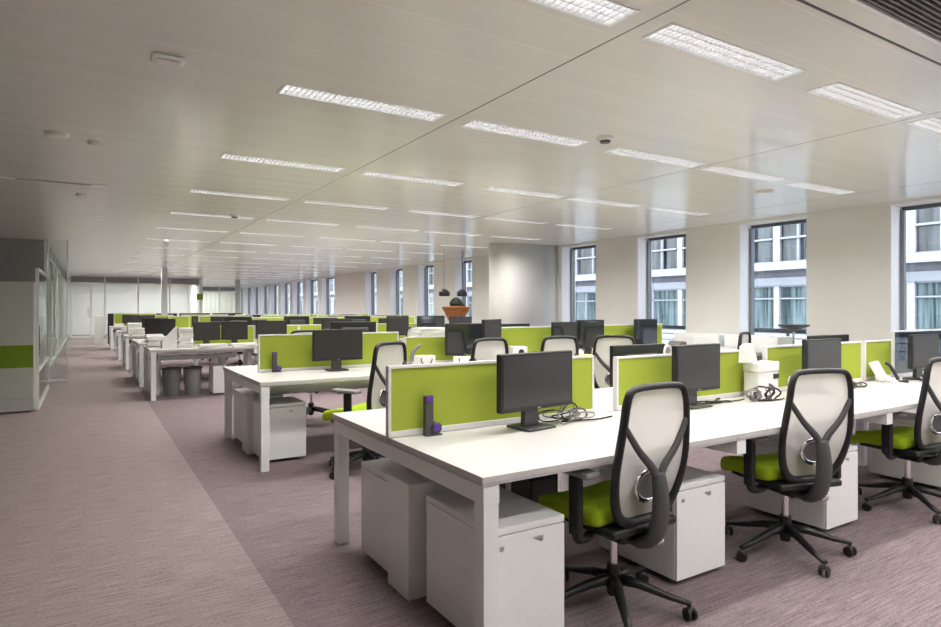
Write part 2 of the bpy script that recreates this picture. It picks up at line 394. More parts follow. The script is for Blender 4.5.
for k, y_ in enumerate([16.9, 20.0, 24.4]):
    r_ = empty('white_locker', (-1.12, y_, 0))
    MB().box(0, 0, 0, .36, 1.2, 1.85, .006).build('body', 'wmetal', r_)
    MB().box(.36, .1, 1.08, .366, .9, 1.36).build('green_panel', 'dgreen', r_)
    tag(r_, ['nearest', 'middle', 'farthest'][k] + ' white locker with a green panel behind the left glass front', 'locker', 'white lockers in the glazed rooms on the left')

# cabinet at the left edge
r_ = empty('storage_cabinet', (-.57, 9.84, 0))
MB().box(-2.4, .02, .02, 0, .5, 1.69, .006).build('body', 'cab', r_)
MB().box(-2.38, 0, .19, -.012, .02, 1.68, .002).build('door', 'cab', r_)
MB().box(-2.38, -.004, .58, -.012, 0, .87).build('green_band', 'dgreen', r_)
MB().box(-2.38, .004, .02, -.012, .02, .185).build('plinth', 'edge', r_)
tag(r_, 'tall white cabinet with a dark green horizontal band at the left edge', 'cabinet')

# ------------------------------------------------------------------ ceiling lights and fittings
def luminaire():
    r_ = empty('ceiling_light'); L, W, g = LL, LW, .002
    t = MB()
    for (x0, y0, x1, y1) in ((g, g, L - g, .012), (g, W - .012, L - g, W - g), (g, .012, .02, W - .012), (L - .02, .012, L - g, W - .012)): t.box(x0, y0, -.003, x1, y1, .07)
    t.build('frame', 'wmetal', r_)
    MB().box(.02, .012, .060, L - .02, W - .012, .068).build('diffuser', 'lamp', r_)
    m = MB(); n = 30
    for k in range(1, n):
        x = .02 + (L - .04) * k / n; m.box(x - .003, .013, .004, x + .003, W - .013, .050)
    for yy in (.07, .13): m.box(.021, yy - .003, .006, L - .021, yy + .003, .038)
    m.build('louvre', 'louvre', r_)
    ld = bpy.data.lights.new('lamp_light', 'AREA'); ld.shape = 'RECTANGLE'; ld.size = L - .1; ld.size_y = W - .05
    ld.energy = LAMP_W; ld.color = (1, .975, .94); ld.spread = R(148)
    lo = bpy.data.objects.new('lamp_light', ld); C.objects.link(lo); lo.parent = r_; lo.location = (L / 2, W / 2, .001)
    return r_
lum = luminaire()
rows = LROWS
cols = LCOLS
for i, y in enumerate(rows):
    for j, x in enumerate(cols):
        if y > 32 and j < 3: continue
        put(lum, (x, y, H), 0, ('white louvred light, %s from the aisle, %s ceiling row' % (ORD[j], ORD[i - 2])) if i > 1 else ('white louvred light behind the camera, %s from the aisle, %s row' % (ORD[j], ORD[i])), 'ceiling light', 'recessed ceiling lights')
def disc(loc, label, r=.07, dark=False):
    o = empty('smoke_detector', loc)
    MB().lathe(0, 0, [(0, 0), (r, 0), (r, -.012), (r * .8, -.03), (0, -.032)][1:], 24).build('housing', 'sensor', o)
    if dark: MB().lathe(0, 0, [(.045, -.03), (.04, -.045), (0, -.047)], 20).build('sensor_eye', 'dgrey', o)
    tag(o, label, 'ceiling sensor')
disc((3.62, 3.74, H), 'round ceiling sensor with a dark eye beside the second row of lights', .07, True)
disc((6.9, 4.45, H), 'round pale ceiling disc in front of the second window from the right', .1)
disc((-.2, 5.96, H), 'round white ceiling disc above the left of the aisle', .09)
disc((.06, 6.1, H), 'small pale ceiling disc just right of the round one over the aisle', .05)
disc((-.05, 9.0, H), 'small white ceiling sensor farther along the aisle', .06)
disc((1.4, 14.2, H), 'small ceiling sensor with dark eye left of the long ceiling seam', .07, True)
disc((1.9, 9.8, H), 'small ceiling sensor with dark eye near the long ceiling seam', .07, True)
o = empty('ceiling_speaker', (.39, 3.84, H))
MB().box(-.085, -.06, -.022, .085, .06, 0, .012).build('housing', 'wmetal', o); MB().box(-.06, -.04, -.03, .06, .04, -.0225, .004).build('lens', 'sensor', o)
tag(o, 'square white ceiling fitting above the aisle carpet, nearest to the camera', 'ceiling fitting')
o = empty('air_grille', (2.6, 1.18, H))
g = MB().box(0, 0, -.02, 3.2, .02, 0).box(0, .27, -.02, 3.2, .29, 0).box(0, .02, -.02, .02, .27, 0).box(3.18, .02, -.02, 3.2, .27, 0); g.build('frame', 'wmetal', o)
MB().box(.02, .02, -.004, 3.18, .27, -.001).build('backing', 'black', o)
for k in range(9): MB().box(.02, .035 + .026 * k, -.016, 3.18, .043 + .026 * k, -.005).build('slat', 'grey', o)
tag(o, 'long dark slatted air grille in the ceiling at the upper right', 'air grille')
struct('trim_1', MB().box(XL, 1.60, H - .004, WX, 1.612, H - .0005), 'dgrey')
o = empty('air_grille', (-.9, 8.2, H)); MB().box(0, 0, -.006, 1.1, .1, 0).build('frame', 'sensor', o); MB().box(.25, .02, -.009, .95, .08, -.0062).build('slots', 'grey', o)
tag(o, 'narrow slotted ceiling grille at the far left above the cabinet', 'air grille')

# ------------------------------------------------------------------ street and facade opposite
FX = 18.0
struct('ground', MB().box(WX + .45, -20, -5.2, 60, 110, -5), 'street')
b_ = empty('office_building', (FX, 0, 0))
MB().box(.5, -6, -5, 12, 95, 12).build('wall', 'stoned', b_)
bands = MB().box(.0, -6, 2.52, .5, 95, 2.75).box(.1, -6, -.8, .5, 95, .55).box(0, -6, 5.2, .5, 95, 5.6).box(.1, -6, -1.3, .5, 95, -.9)
bands.build('ledge', 'fwhite', b_)
MB().box(.25, -6, 2.29, .5, 95, 2.52).build('dark_recess', 'stoned', b_)
MB().box(.2, -6, 2.04, .5, 95, 2.29).build('stone_band', 'stone', b_)
P = 3.7
piers_ = MB()
for k in range(-2, 23):
    ym = 3.9 + P * k
    piers_.box(.27, ym, .55, .5, ym + .18, 2.04).box(.27, ym - .02, 2.75, .5, ym + .2, 5.2)
piers_.build('facade_piers', 'fwhite', b_)
for k in range(-2, 22):
    y0_, y1_ = 3.9 + P * k + .2, 3.9 + P * (k + 1) - .02
    w_ = MB().box(.30, y0_, .55, .36, y1_, .62).box(.28, y0_, 1.62, .36, y1_, 1.665).box(.30, y0_, 2.0, .36, y1_, 2.04)
    for q in (.33, .66): w_.box(.28, y0_ + (y1_ - y0_) * q - .03, .62, .36, y0_ + (y1_ - y0_) * q + .03, 2.0)
    w_ = w_.build('window', 'wframe2', b_)
    MB().box(.37, y0_, .58, .40, y1_, 2.02).build('pane', 'fglass_low', w_)
    w_ = MB().box(.25, y0_, 2.72, .33, y1_, 2.8).box(.2, y0_, 3.47, .33, y1_, 3.53)
    for q in (.2, .5, .83): w_.box(.25, y0_ + (y1_ - y0_) * q - .04, 2.8, .33, y0_ + (y1_ - y0_) * q + .04, 5.2)
    w_ = w_.build('window', 'wframe2', b_)
    MB().box(.37, y0_, 2.78, .40, y1_, 5.2).build('pane', 'fglass_up', w_)
tag(b_, 'pale stone office building with banded windows across the street', 'building')
o = empty('balcony_railing', (WX + .9, 0, 0))
MB().box(0, -3, .93, .07, 30, 1.0).build('top_rail', 'rail', o)
m = MB()
for z in (.6, .72, .84): m.tube([(.03, -3, z), (.03, 30, z)], .010, 6)
m.build('wires', 'wframe2', o)
m = MB()
for k in range(23): m.box(.02, -3 + 1.5 * k, .2, .05, -2.96 + 1.5 * k, .93)
m.build('posts', 'rail', o)
MB().box(-.45, -3, .1, .5, 30, .2).build('ledge', 'fwhite', o)
tag(o, 'dark topped railing running outside the windows', 'railing')

# ------------------------------------------------------------------ furniture builders
def bench(x, y0, y1, x1, first, last, label, row, Zt=.74, det=True):
    """one double-sided desk module, origin at its left near corner on the floor"""
    W, D = x1 - x, y1 - y0; o = empty('bench_desk', (x, y0, 0)); c = D / 2; e = .0015
    MB().box(e, 0, Zt - .025, W - e, c - .012, Zt, .002).build('tabletop', 'top', o)
    MB().box(e, c + .012, Zt - .025, W - e, D, Zt, .002).build('tabletop', 'top', o)
    MB().box(e, .002, Zt - .034, W - e, D - .002, Zt - .0255).build('gap_shade_strip', 'edge', o)  # solid grey strip, its tone standing in for shade in the open gap
    MB().box(.081, .18, Zt - .085, W - .09, .22, Zt - .035).build('cross_beam', 'wmetal', o)
    MB().box(.081, D - .22, Zt - .085, W - .09, D - .18, Zt - .035).build('cross_beam', 'wmetal', o)
    MB().box(.15, c - .14, Zt - .20, W - .15, c + .14, Zt - .195).box(.15, c - .14, Zt - .20, W - .15, c - .135, Zt - .14).box(.15, c + .135, Zt - .20, W - .15, c + .14, Zt - .14).box(.15, c - .14, Zt - .14, .155, c + .14, Zt - .04).box(W - .155, c - .14, Zt - .14, W - .15, c + .14, Zt - .04).build('cable_tray', 'wmetal', o)
    MB().box(.01, .008, Zt - .105, .08, D - .008, Zt - .035, .002).build('end_beam', 'wmetal', o)
    ins = .01 if first else (.69 if D > 1.55 else .5)
    for q in ((.01, ins) if True else ()):
        pass
    MB().box(.012, ins, 0, .078, ins + .065, Zt - .105, .002).build('leg', 'wmetal', o)
    MB().box(.012, D - ins - .065, 0, .078, D - ins, Zt - .105, .002).build('leg', 'wmetal', o)
    if first: MB().box(.05, c - .10, 0.0, .19, c + .13, Zt - .205, .003).build('centre_support', 'wmetal', o)
    if last:
        MB().box(W - .078, .01, 0, W - .012, .075, Zt - .035, .002).build('leg', 'wmetal', o); MB().box(W - .078, D - .075, 0, W - .012, D - .01, Zt - .035, .002).build('leg', 'wmetal', o)
    return tag(o, label, 'desk', 'white bench desks of the ' + row)
def divider(x, y, w, z1, label, row, z0=.742, m='green', rz=0):
    o = empty('desk_divider', (x, y, z0), rz); h = z1 - z0; t = .016
    MB().box(0, -t, 0, w, t, .028, .002).box(0, -t, h - .014, w, t, h, .002).box(0, -t, .028, .014, t, h - .014).box(w - .014, -t, .028, w, t, h - .014).build('frame', 'alu', o)
    MB().box(.014, -.011, .028, w - .014, .011, h - .014).build('fabric_panel', m, o)
    return tag(o, label, 'desk divider', 'lime green desk dividers on the ' + row if m == 'green' else None)
def monitor_proto(w, h, glossy=False):
    o = empty('monitor'); zb = .10
    MB().box(-w / 2, -.02, zb, w / 2, .018, zb + h, .006, 2, True).build('casing', 'black', o)
    MB().box(-w / 2 + .014, -.0225, zb + .022, w / 2 - .014, -.0205, zb + h - .014).build('screen', 'gscreen' if glossy else 'screen', o)
    MB().box(-w * .3, .018, zb + .05, w * .3, .045, zb + h - .06, .012).build('rear_cover', 'dgrey', o)
    MB().prism([(-.05, .012), (.05, .012), (.045, .1), (.05, .15), (-.05, .15), (-.045, .1)], .03, .06, 'y').build('stand_neck', 'dgrey', o)
    b = MB().box(-.095, -.05, 0, .095, .12, .012, .005, 2, True); b.build('stand_base', 'dgrey', o)
    MB().box(-.012, -.0235, zb + .006, .012, -.0222, zb + .014).build('badge', 'grey', o)
    return o
MON = {}
def monitor(x, y, label, w=.5, h=.29, lift=0, rz=0, glossy=False, z=.742, zb=None):
    k = (round(w, 2), round(h, 2), glossy)
    if k not in MON: MON[k] = monitor_proto(w, h, glossy)
    return put(MON[k], (x, y, z), rz, label, 'monitor', 'computer monitors on the desks')
def pedestal(x, y, label, w=.38, d=.52, h=.51, back=False):
    """drawer pedestal, origin at near left corner; front on -Y (or +Y if back)"""
    if ('ped', w, d, h) not in MON:
        o = empty('desk_pedestal')
        MB().box(0, .0, .03, w, d, h - .03, .003).build('body', 'white', o)
        MB().box(0, -.012, h - .027, w, d, h, .003).build('top', 'white', o)
        f = MB().box(.002, -.014, .03, w - .002, -.001, h - .032, .002).build('door', 'white', o)
        MB().prism([(.0, 0), (.045, 0), (.045, -.02)], -.019, -.0145, 'y').xf(Matrix.Translation((w * .55, 0, h - .06))).build('handle', 'steel', f)
        MB().lathe(w * .12, 0, [(.009, -.019), (.009, -.0142)], 12, 'y', cz=h - .075).lathe(w * .12, 0, [(0, -.019), (.009, -.019)], 12, 'y', cz=h - .075).build('lock', 'steel', f)
        for cx_, cy_ in ((.05, .05), (w - .05, .05), (.05, d - .05), (w - .05, d - .05)):
            MB().lathe(cx_ - .01, cy_, [(0, 0), (.0155, 0), (.0155, .02), (0, .02)], 12, 'x', cz=.0156).build('castor', 'grey', o)
        MON[('ped', w, d, h)] = o
    o = MON[('ped', w, d, h)]
    return put(o, (x + (w if back else 0), y + (d if back else 0), 0), PI if back else 0, label, 'pedestal', 'white drawer pedestals under the desks')

# --- task chair ------------------------------------------------------------
def chair_proto():
    o = empty('task_chair')
    # seat cushion
    s = MB().box(-.245, -.13, .425, .245, .27, .505, .034, 4, True)
    bmesh.ops.subdivide_edges(s.bm, edges=[e for e in s.bm.edges if e.calc_length() > .25], cuts=5, use_grid_fill=True)
    for v in s.bm.verts:
        x, y_, z = v.co; k = max(0, (y_ - .10) / .17)
        v.co.z -= .035 * k * k; v.co.x *= 1 - .07 * k * k - .10 * max(0, (-.03 - y_) / .14)
        if z > .46: v.co.z += .012 * (abs(x) / .24) ** 2 - .004
        v.co.z += .012 * max(0, -y_ / .22)
    for f in s.bm.faces: f.smooth = True
    s.build('seat', 'seatg', o)
    MB().box(-.20, -.19, .395, .20, .20, .432, .012, 2, True).build('seat_pan', 'black', o)
    # backrest frame loop
    def yb(z): t = min(1, max(0, (z - .435) / .59)); return -.155 - .09 * math.sin(t * PI / 2) ** .9 if t > 0 else -.155
    half = [(0, .435), (.085, .44), (.145, .475), (.188, .55), (.210, .66), (.208, .76), (.194, .88), (.183, .96), (.158, 1.010), (.10, 1.022), (0, 1.024)]
    loop = [(x, yb(z), z) for x, z in half] + [(-x, yb(z), z) for x, z in half[-2:0:-1]]
    lp = catmull(loop, 5, True)
    n = len(lp); rad = []
    for p in lp:
        k = max(0, 1 - (p.z - .435) / .22); rad.append(.0145 + .012 * k)
    MB().tube(lp, [.020] * n, 10, True, ry=[r_ for r_ in rad], up=(0, 1, 0)).build('backrest_frame', 'black', o)
    # woven panel between the two sides of the loop
    m = MB(); hp = catmull([(x, yb(z), z) for x, z in half], 5)
    prev = None
    for i, p in enumerate(hp):
        row = [m.bm.verts.new((p.x * t * .985, p.y - .012 * (1 - t * t) * -1, p.z)) for t in (-1, -.6, -.2, .2, .6, 1)] if p.x > 1e-4 else None
        if prev and row:
            for a in range(5):
                f = m.bm.faces.new((prev[a], prev[a + 1], row[a + 1], row[a])); f.smooth = True
        prev = row
    m.build('mesh_panel', 'mesh', o)
    # rear spine with two arms
    zz = .665
    sp = catmull([(0, -.06, .375), (0, -.15, .345), (0, -.225, .385), (0, -.26, .48), (0, -.262, .58), (0, -.25, zz)], 5)
    ns = len(sp)
    s = MB().tube(sp, [.020 + .010 * math.sin(PI * i / ns) for i in range(ns)], 10, ry=[.034 + .014 * math.sin(PI * i / ns) for i in range(ns)], up=(0, 1, 0))
    for sg in (-1, 1):
        br = catmull([(0, -.255, zz - .05), (sg * .035, -.25, zz + .02), (sg * .12, -.25, .77), (sg * .195, yb(.88) - .004, .875)], 5)
        nb = len(br); s.tube(br, [.014 - .003 * i / nb for i in range(nb)], 8, ry=[.024 - .011 * i / nb for i in range(nb)], up=(0, 1, 0))
    s.build('spine', 'dgrey', o)
    # lumbar ring
    ring = [(.085 * math.cos(a), -.205, .60 + .062 * math.sin(a)) for a in [2 * PI * k / 28 for k in range(28)]]
    lr = MB().tube(ring, .006, 8, True, ry=.012, up=(0, 1, 0)).build('lumbar_ring', 'chrome', o)
    m = MB(); vs = [m.bm.verts.new((x * .95, y_ + .010, (z - .6) * .95 + .6)) for x, y_, z in ring]; m.bm.faces.new(vs); vs2 = [m.bm.verts.new((v.co.x, v.co.y + .004, v.co.z)) for v in vs]; m.bm.faces.new(vs2)
    m.build('lumbar_pad', 'bin', lr)
    # underside mechanism
    MB().box(-.09, -.14, .335, .09, .12, .395, .02, 2, True).build('tilt_mechanism', 'black', o)
    MB().box(.03, -.22, .335, .085, -.12, .375, .015, 2, True).build('tension_knob', 'chrome', o)
    # arms
    for sg in (-1, 1):
        a = MB().tube(catmull([(sg * .08, .02, .385), (sg * .20, -.04, .375), (sg * .275, -.06, .39), (sg * .285, -.06, .44)], 4), .017, 8, ry=.024, up=(0, 1, 0))
        a.box(sg * .285 - .016, -.09, .40, sg * .285 + .016, -.025, .655, .010, 2, True)
        arm = a.build('armrest', 'black', o)
        q = MB().box(sg * .28 - .042, -.16, .655, sg * .28 + .042, .08, .682, .012, 3, True); q.build('arm_pad', 'grey', arm)
    MB().cyl(0, 0, .20, .336, .018).build('gas_lift', 'chrome', o)
    b = MB().lathe(0, 0, [(0, .062), (.026, .062), (.032, .10), (.030, .20), (.0, .20)], 20)
    for k in range(5):
        a = R(72 * k + 54); dx, dy = math.cos(a), math.sin(a)
        b.tube([(dx * .02, dy * .02, .135), (dx * .12, dy * .12, .122), (dx * .24, dy * .24, .088), (dx * .33, dy * .33, .071)], [.026, .021, .015, .011], 8, ry=[.028, .023, .018, .016], up=(0, 0, 1))
    b.build('star_base', 'black', o)
    for k in range(5):
        a = R(72 * k + 54); dx, dy = math.cos(a) * .325, math.sin(a) * .325
        cst = MB().cyl(0, 0, .036, .068, .008, n=10).box(-.012, -.012, .036, .012, .012, .058, .004)
        cst.build('caster', 'dgrey', o, (dx, dy, 0), a + R(40))
        c_ = [q for q in C.objects if q.parent == o][-1]
        wm = MB()
        for s_ in (-1, 1): wm.lathe(s_ * .016 - .008, 0, [(0, 0), (.022, 0), (.0275, .004), (.0275, .012), (.022, .016), (0, .016)], 20, 'x', cz=.0275)
        wm.build('wheel', 'black', c_)
    return o
CH = chair_proto()
BASE_TURN = {}
def chair(x, y, deg, label, row, base=None, sc_=1):
    o = put(CH, (x, y, 0), R(deg), label, 'chair', 'green seated mesh back task chairs at the ' + row)
    if base is None: base = (x * 97 + y * 31) % 72
    for c_ in [q for q in C.objects if q.parent == o]:
        t = R(base - deg - 54)
        if c_.name.startswith('star_base'): c_.rotation_euler.z = t
        elif c_.name.startswith('caster'):
            k = BASE_TURN.setdefault(c_.data.name, [c_.location.copy(), c_.rotation_euler.z])
            c_.location = Matrix.Rotation(t, 4, 'Z') @ k[0]; c_.rotation_euler.z = k[1] + t
    o.scale = (sc_,) * 3
    return o

# ------------------------------------------------------------------ bench rows
ROWS = [  # x start, y near, y far, pitch, number of modules
    (1.21, 1.87, 3.48, 1.47, 5), (1.21, 5.22, 6.84, 1.47, 5), (.79, 10.08, 11.42, 1.45, 4), (.76, 11.95, 13.85, 1.45, 4),
    (.72, 15.35, 16.75, 1.45, 5), (.70, 18.4, 19.75, 1.45, 5), (.66, 22.9, 24.3, 1.45, 1)]
for i, (x, a, b, p, n) in enumerate(ROWS):
    for k in range(n):
        bench(x + p * k, a, b, x + p * (k + 1), k == 0, k == n - 1, 'white two-sided bench desk, %s from the aisle in the %s' % (ORD[k], rowname(i)), rowname(i))

# --- nearest row -------------------------------------------------------------
Y0 = 2.678
rn = rowname(0)
divider(1.20, Y0, 1.29, 1.078, 'lime green divider at the aisle end of the nearest desk, behind the first monitor', rn)
divider(2.67, Y0, 1.30, 1.06, 'lime green divider behind the foremost chair and the second near monitor', rn)
divider(4.15, Y0, 1.33, 1.075, 'lime green divider behind the third near monitor and middle chair', rn)
divider(5.53, Y0, .46, 1.075, 'short lime green divider behind the white desk phone', rn)
divider(6.02, Y0, 1.05, 1.15, 'smoked glass divider behind the far right monitor', rn, m='smoke')
divider(7.1, Y0, 1.3, 1.075, 'lime green divider at the window end of the nearest desks', rn)
monitor(1.93, 2.485, 'black monitor on the nearest desk beside the cable bundle', .505, .285, rz=R(7))
monitor(3.18, 2.50, 'black monitor above the white pedestal, just right of the foremost chair back', .43, .285, rz=R(2))
monitor(4.52, 2.47, 'black monitor directly behind the middle chair in the front row', .46, .285)
monitor(6.05, 2.45, 'black monitor at the right edge beside the white phone', .44, .285, rz=R(-3))
monitor(3.19, 2.98, 'dark monitor turned away behind the divider with the white loop', .5, .26, rz=PI)
monitor(5.56, 2.98, 'slim dark monitor turned away behind the divider under the white wall', .62, .27, rz=PI)
pedestal(1.30, 1.955, 'white pedestal at the near aisle corner, under the front desk edge', .355, .52, .51)
pedestal(2.42, 2.03, 'white pedestal between the foremost chair and the middle chair', .37, .52, .49)
pedestal(3.74, 2.03, 'white pedestal right of the middle chair', .36, .52, .49)
pedestal(1.28, 2.83, 'white pedestal at the far aisle corner of the nearest bench', .38, .36, .51, back=True)
pedestal(2.85, 2.88, 'white pedestal on the hidden side of the nearest bench', .38, .49, .51, back=True)
pedestal(5.35, 2.03, 'white pedestal under the right end of the nearest bench', .38, .52, .49)
chair(2.02, 2.035, 2, 'foremost mesh back chair with green seat, beside the near pedestal', rn, 20)
chair(3.30, 2.005, -16, 'middle mesh back chair with green seat in the front row', rn, 28)
chair(4.73, 2.01, -10, 'mesh back chair with green seat cut by the right edge', rn, 16)

def towerhub(x, y, z, label):
    o = empty('webcam_stand', (x, y, z))
    MB().box(-.022, -.015, 0, .022, .012, .19, .003).build('upright', 'dgrey', o)
    MB().box(-.018, -.017, .165, .018, -.0152, .186).build('purple_cap', 'purple', o)
    MB().lathe(.036, 0, [(0, -.026), (.024, -.026), (.028, -.02), (.028, .0), (0, .0)], 24, 'y', cz=.034).build('round_foot', 'dgrey', o)
    MB().lathe(.034, -.0265, [(0, -.002), (.015, -.002), (.017, 0)], 24, 'y', cz=.038).build('purple_disc', 'purple', o)
    MB().box(-.024, -.028, 0, .064, .016, .006, .002).build('base', 'dgrey', o)
    return tag(o, label, 'desk gadget', 'black and purple desk gadgets')
towerhub(1.39, 2.625, .742, 'upright black gadget with purple disc against the nearest green divider')
def cables(x, y, z, label, sx=.12, sy=.06, sz=.06, n=7, seed=1, rad=.0035, mix=True):
    rnd = random.Random(seed); o = empty('cable_bundle', (x, y, z))
    a, b = MB(), MB()
    for k in range(n):
        cx, cy = rnd.uniform(-sx * .5, sx * .5), rnd.uniform(-sy, sy); rx = rnd.uniform(.35, .6) * sx; rz = rnd.uniform(.5, 1) * sz; t0 = rnd.uniform(0, 6)
        tl = rnd.uniform(-.6, .6)
        pts = [(cx + rx * math.cos(t0 + t), cy + rx * tl * math.cos(t0 + t) + .01 * math.sin(3 * t), rad + rz + rz * math.sin(t0 + t) * (1 if k % 3 else .5)) for t in [2 * PI * j / 18 for j in range(18)]]
        (a if (k % 2 or not mix) else b).tube(pts, rad, 6, True)
    pts = catmull([(-sx * .3, 0, rad + .001), (sx * .4, -sy * .6, rad + .001), (sx * .9, -sy * .9, rad + .001), (sx * 1.5, -sy * .4, rad + .001)], 5); a.tube(pts, rad, 6)
    a.build('black_cable', 'black', o)
    if mix: b.build('grey_cable', 'grey', o)
    return tag(o, label, 'cables', 'coiled cables left on the desks')
cables(2.20, 2.55, .741, 'coil of black and grey cables right of the first monitor', .20, .05, .05, 9, 3, .004)
cables(3.45, 2.56, .741, 'thin black cable lying right of the second near monitor', .18, .04, .006, 3, 5, .004, False)
cables(3.76, 2.44, .741, 'tangle of thick black cables in front of the white box stack', .14, .05, .055, 8, 8, .006)
cables(4.99, 2.50, .741, 'small adapter and cables right of the third near monitor', .12, .05, .022, 6, 9, .005)
cables(5.93, 2.36, .741, 'loose black cables between the desk phone and the right edge monitor', .12, .04, .03, 5, 12, .006)
# white box stack behind the tangled cables
o = empty('storage_box', (3.98, 2.60, .742), R(4))
MB().box(-.13, -.06, 0, .13, .045, .17, .004).build('lower_body', 'card', o); MB().box(-.135, -.065, .172, .135, .05, .235, .006).build('lid', 'card', o)
MB().box(.06, -.067, .12, .125, -.0605, .15).build('dark_window', 'black', o)
tag(o, 'white boxed machine with a lid standing against the green divider', 'box')
o = empty('paper_stack', (3.84, 2.60, .979), R(10))
MB().prism([(-.075, 0), (.075, 0), (.06, .06), (.01, .13), (-.06, .11)], -.03, .03, 'y').build('sheets', 'paper', o)
tag(o, 'white papers leaning on top of the white boxed machine', 'papers')
o = empty('bottle', (4.19, 2.50, .742)); MB().lathe(0, 0, [(0, 0), (.02, 0), (.022, .10), (.014, .13), (0, .135)], 16).build('body', 'card', o)
tag(o, 'slim white bottle left of the third near monitor', 'bottle')
def phone(x, y, z, rz, label):
    o = empty('desk_phone', (x, y, z), rz)
    MB().box(-.10, -.012, 0, .10, .012, .17, .004).xf(Matrix.Translation((.01, .03, .006)) @ Matrix.Rotation(R(-28), 4, 'X')).build('body', 'card', o)
    MB().prism([(-.05, 0), (.08, 0), (.08, .09)], -.05, .05, 'x').build('foot', 'card', o)
    MB().tube(catmull([(-.07, -.09, .03), (-.075, -.06, .09), (-.072, -.03, .14), (-.07, .0, .16)], 4), .013, 8).build('handset', 'black', o)
    MB().tube(catmull([(-.07, -.09, .02), (-.02, -.14, .012), (.05, -.12, .01), (.10, -.08, .01), (.16, -.1, .008)], 5), .006, 6).build('cord', 'black', o)
    return tag(o, label, 'phone')
phone(5.62, 2.53, .742, R(10), 'white desk phone with black handset before the short green divider')
o = MB().tube(catmull([(-.03, 0, 0), (-.03, 0, .02), (-.015, 0, .045), (.01, 0, .05), (.03, 0, .03), (.034, 0, 0)], 5), .006, 8).build('cable_loop', 'card', loc=(3.13, Y0, 1.0608))
tag(o, 'small white loop standing on top of the second green divider', 'loop')
# computer tower hung below the desk
o = empty('computer_tower', (1.98, 2.66, .30)); MB().box(-.09, -.18, 0, .09, .18, .40 - .2, .004).build('case', 'black', o)
MB().box(-.075, -.184, .02, .075, -.1805, .18).build('front_grille', 'dgrey', o); MB().box(-.10, -.02, .202, .10, .02, .205).box(-.10, -.02, -.004, -.092, .02, .205).box(.092, -.02, -.004, .10, .02, .205).box(-.10, -.02, -.006, .10, .02, -.001).build('bracket', 'wmetal', o)
tag(o, 'black computer case hung below the nearest desk behind the corner pedestal', 'computer')
o = empty('grey_bag', (4.42, 2.46, .30)); MB().box(-.09, -.06, 0, .09, .06, .17, .02, 3, True).build('pouch', 'grey', o); MB().tube(catmull([(-.06, 0, .165), (-.03, 0, .24), (.03, 0, .24), (.06, 0, .165)], 4), .006, 6).build('strap', 'dgrey', o)
o.location.z = .22
tag(o, 'grey box bag hanging under the desk left of the right edge chair', 'bag')

# --- second row ----------------------------------------------------------------
Y1 = 6.03; rn = rowname(1)
divider(1.38, Y1, 1.45, 1.098, 'lime green divider at the aisle end of the second bench row', rn)
divider(2.90, Y1 - .01, 1.15, 1.04, 'lower lime green divider behind the white paper stack in the second row', rn)
divider(4.10, Y1, .95, 1.125, 'tall lime green divider behind the white box with an oval hole', rn)
divider(5.62, Y1, 1.3, 1.13, 'lime green divider at the right of the second bench row below the wall between windows', rn)
o = MB().box(0, -.035, 0, .42, -.018, .05, .004).build('tool_rail', 'grey', loc=(2.0, Y1, .985)); tag(o, 'grey tool rail clipped on the second row divider', 'rail')
towerhub(1.52, 5.98, .742, 'upright black gadget with purple strip against the second row divider')
monitor(2.08, 5.80, 'black screen in front of the aisle end divider of the second row', .50, .30, glossy=False, z=.742)
monitor(2.46, 6.35, 'dark screen turned away beyond the aisle end divider of the second row', .50, .36, rz=PI)
monitor(3.50, 5.78, 'glossy black screen left of the second row mesh chair', .46, .34, glossy=True)
monitor(3.93, 5.88, 'grey reflecting screen behind the mesh chair of the second row', .34, .38, rz=R(20), glossy=True)
monitor(4.60, 6.35, 'dark screen top showing above the tall divider', .44, .31, rz=PI)
monitor(4.92, 5.78, 'left one of the two glossy screens right of the tall divider', .42, .34, rz=R(6), glossy=True)
monitor(5.40, 5.85, 'right one of the two glossy screens right of the tall divider', .42, .36, rz=R(-6), glossy=True)
monitor(6.40, 5.85, 'black screen near the window at the end of the second row', .42, .36, glossy=True)
for k, (x, y, a, lb) in enumerate([(1.98, 4.84, 28, 'mesh back chair at the second row behind the nearest green divider'), (3.12, 4.98, 6, 'mesh back chair left of the white oval-hole box'), (3.98, 4.95, -8, 'mesh back chair right of the white oval-hole box'), (4.72, 4.72, -48, 'mesh back chair seen edge-on at the second row gap'), (6.3, 4.6, 20, 'mesh back chair near the window at the second row'), (2.3, 7.35, 175, 'mesh back chair on the far side of the second row at its aisle end'), (4.1, 7.4, 190, 'mesh back chair on the far side of the second row near its middle')]):
    chair(x, y, a, lb, rn, sc_=1.04)
pedestal(1.30, 5.50, 'white pedestal at the near aisle corner of the second row', .375, .40, .51)
pedestal(1.30, 6.26, 'white pedestal at the far aisle corner of the second row', .38, .49, .51, back=True)
pedestal(3.3, 5.33, 'white pedestal under the middle of the second row', .38, .52, .51)
pedestal(4.9, 5.33, 'white pedestal under the right half of the second row', .38, .52, .51)
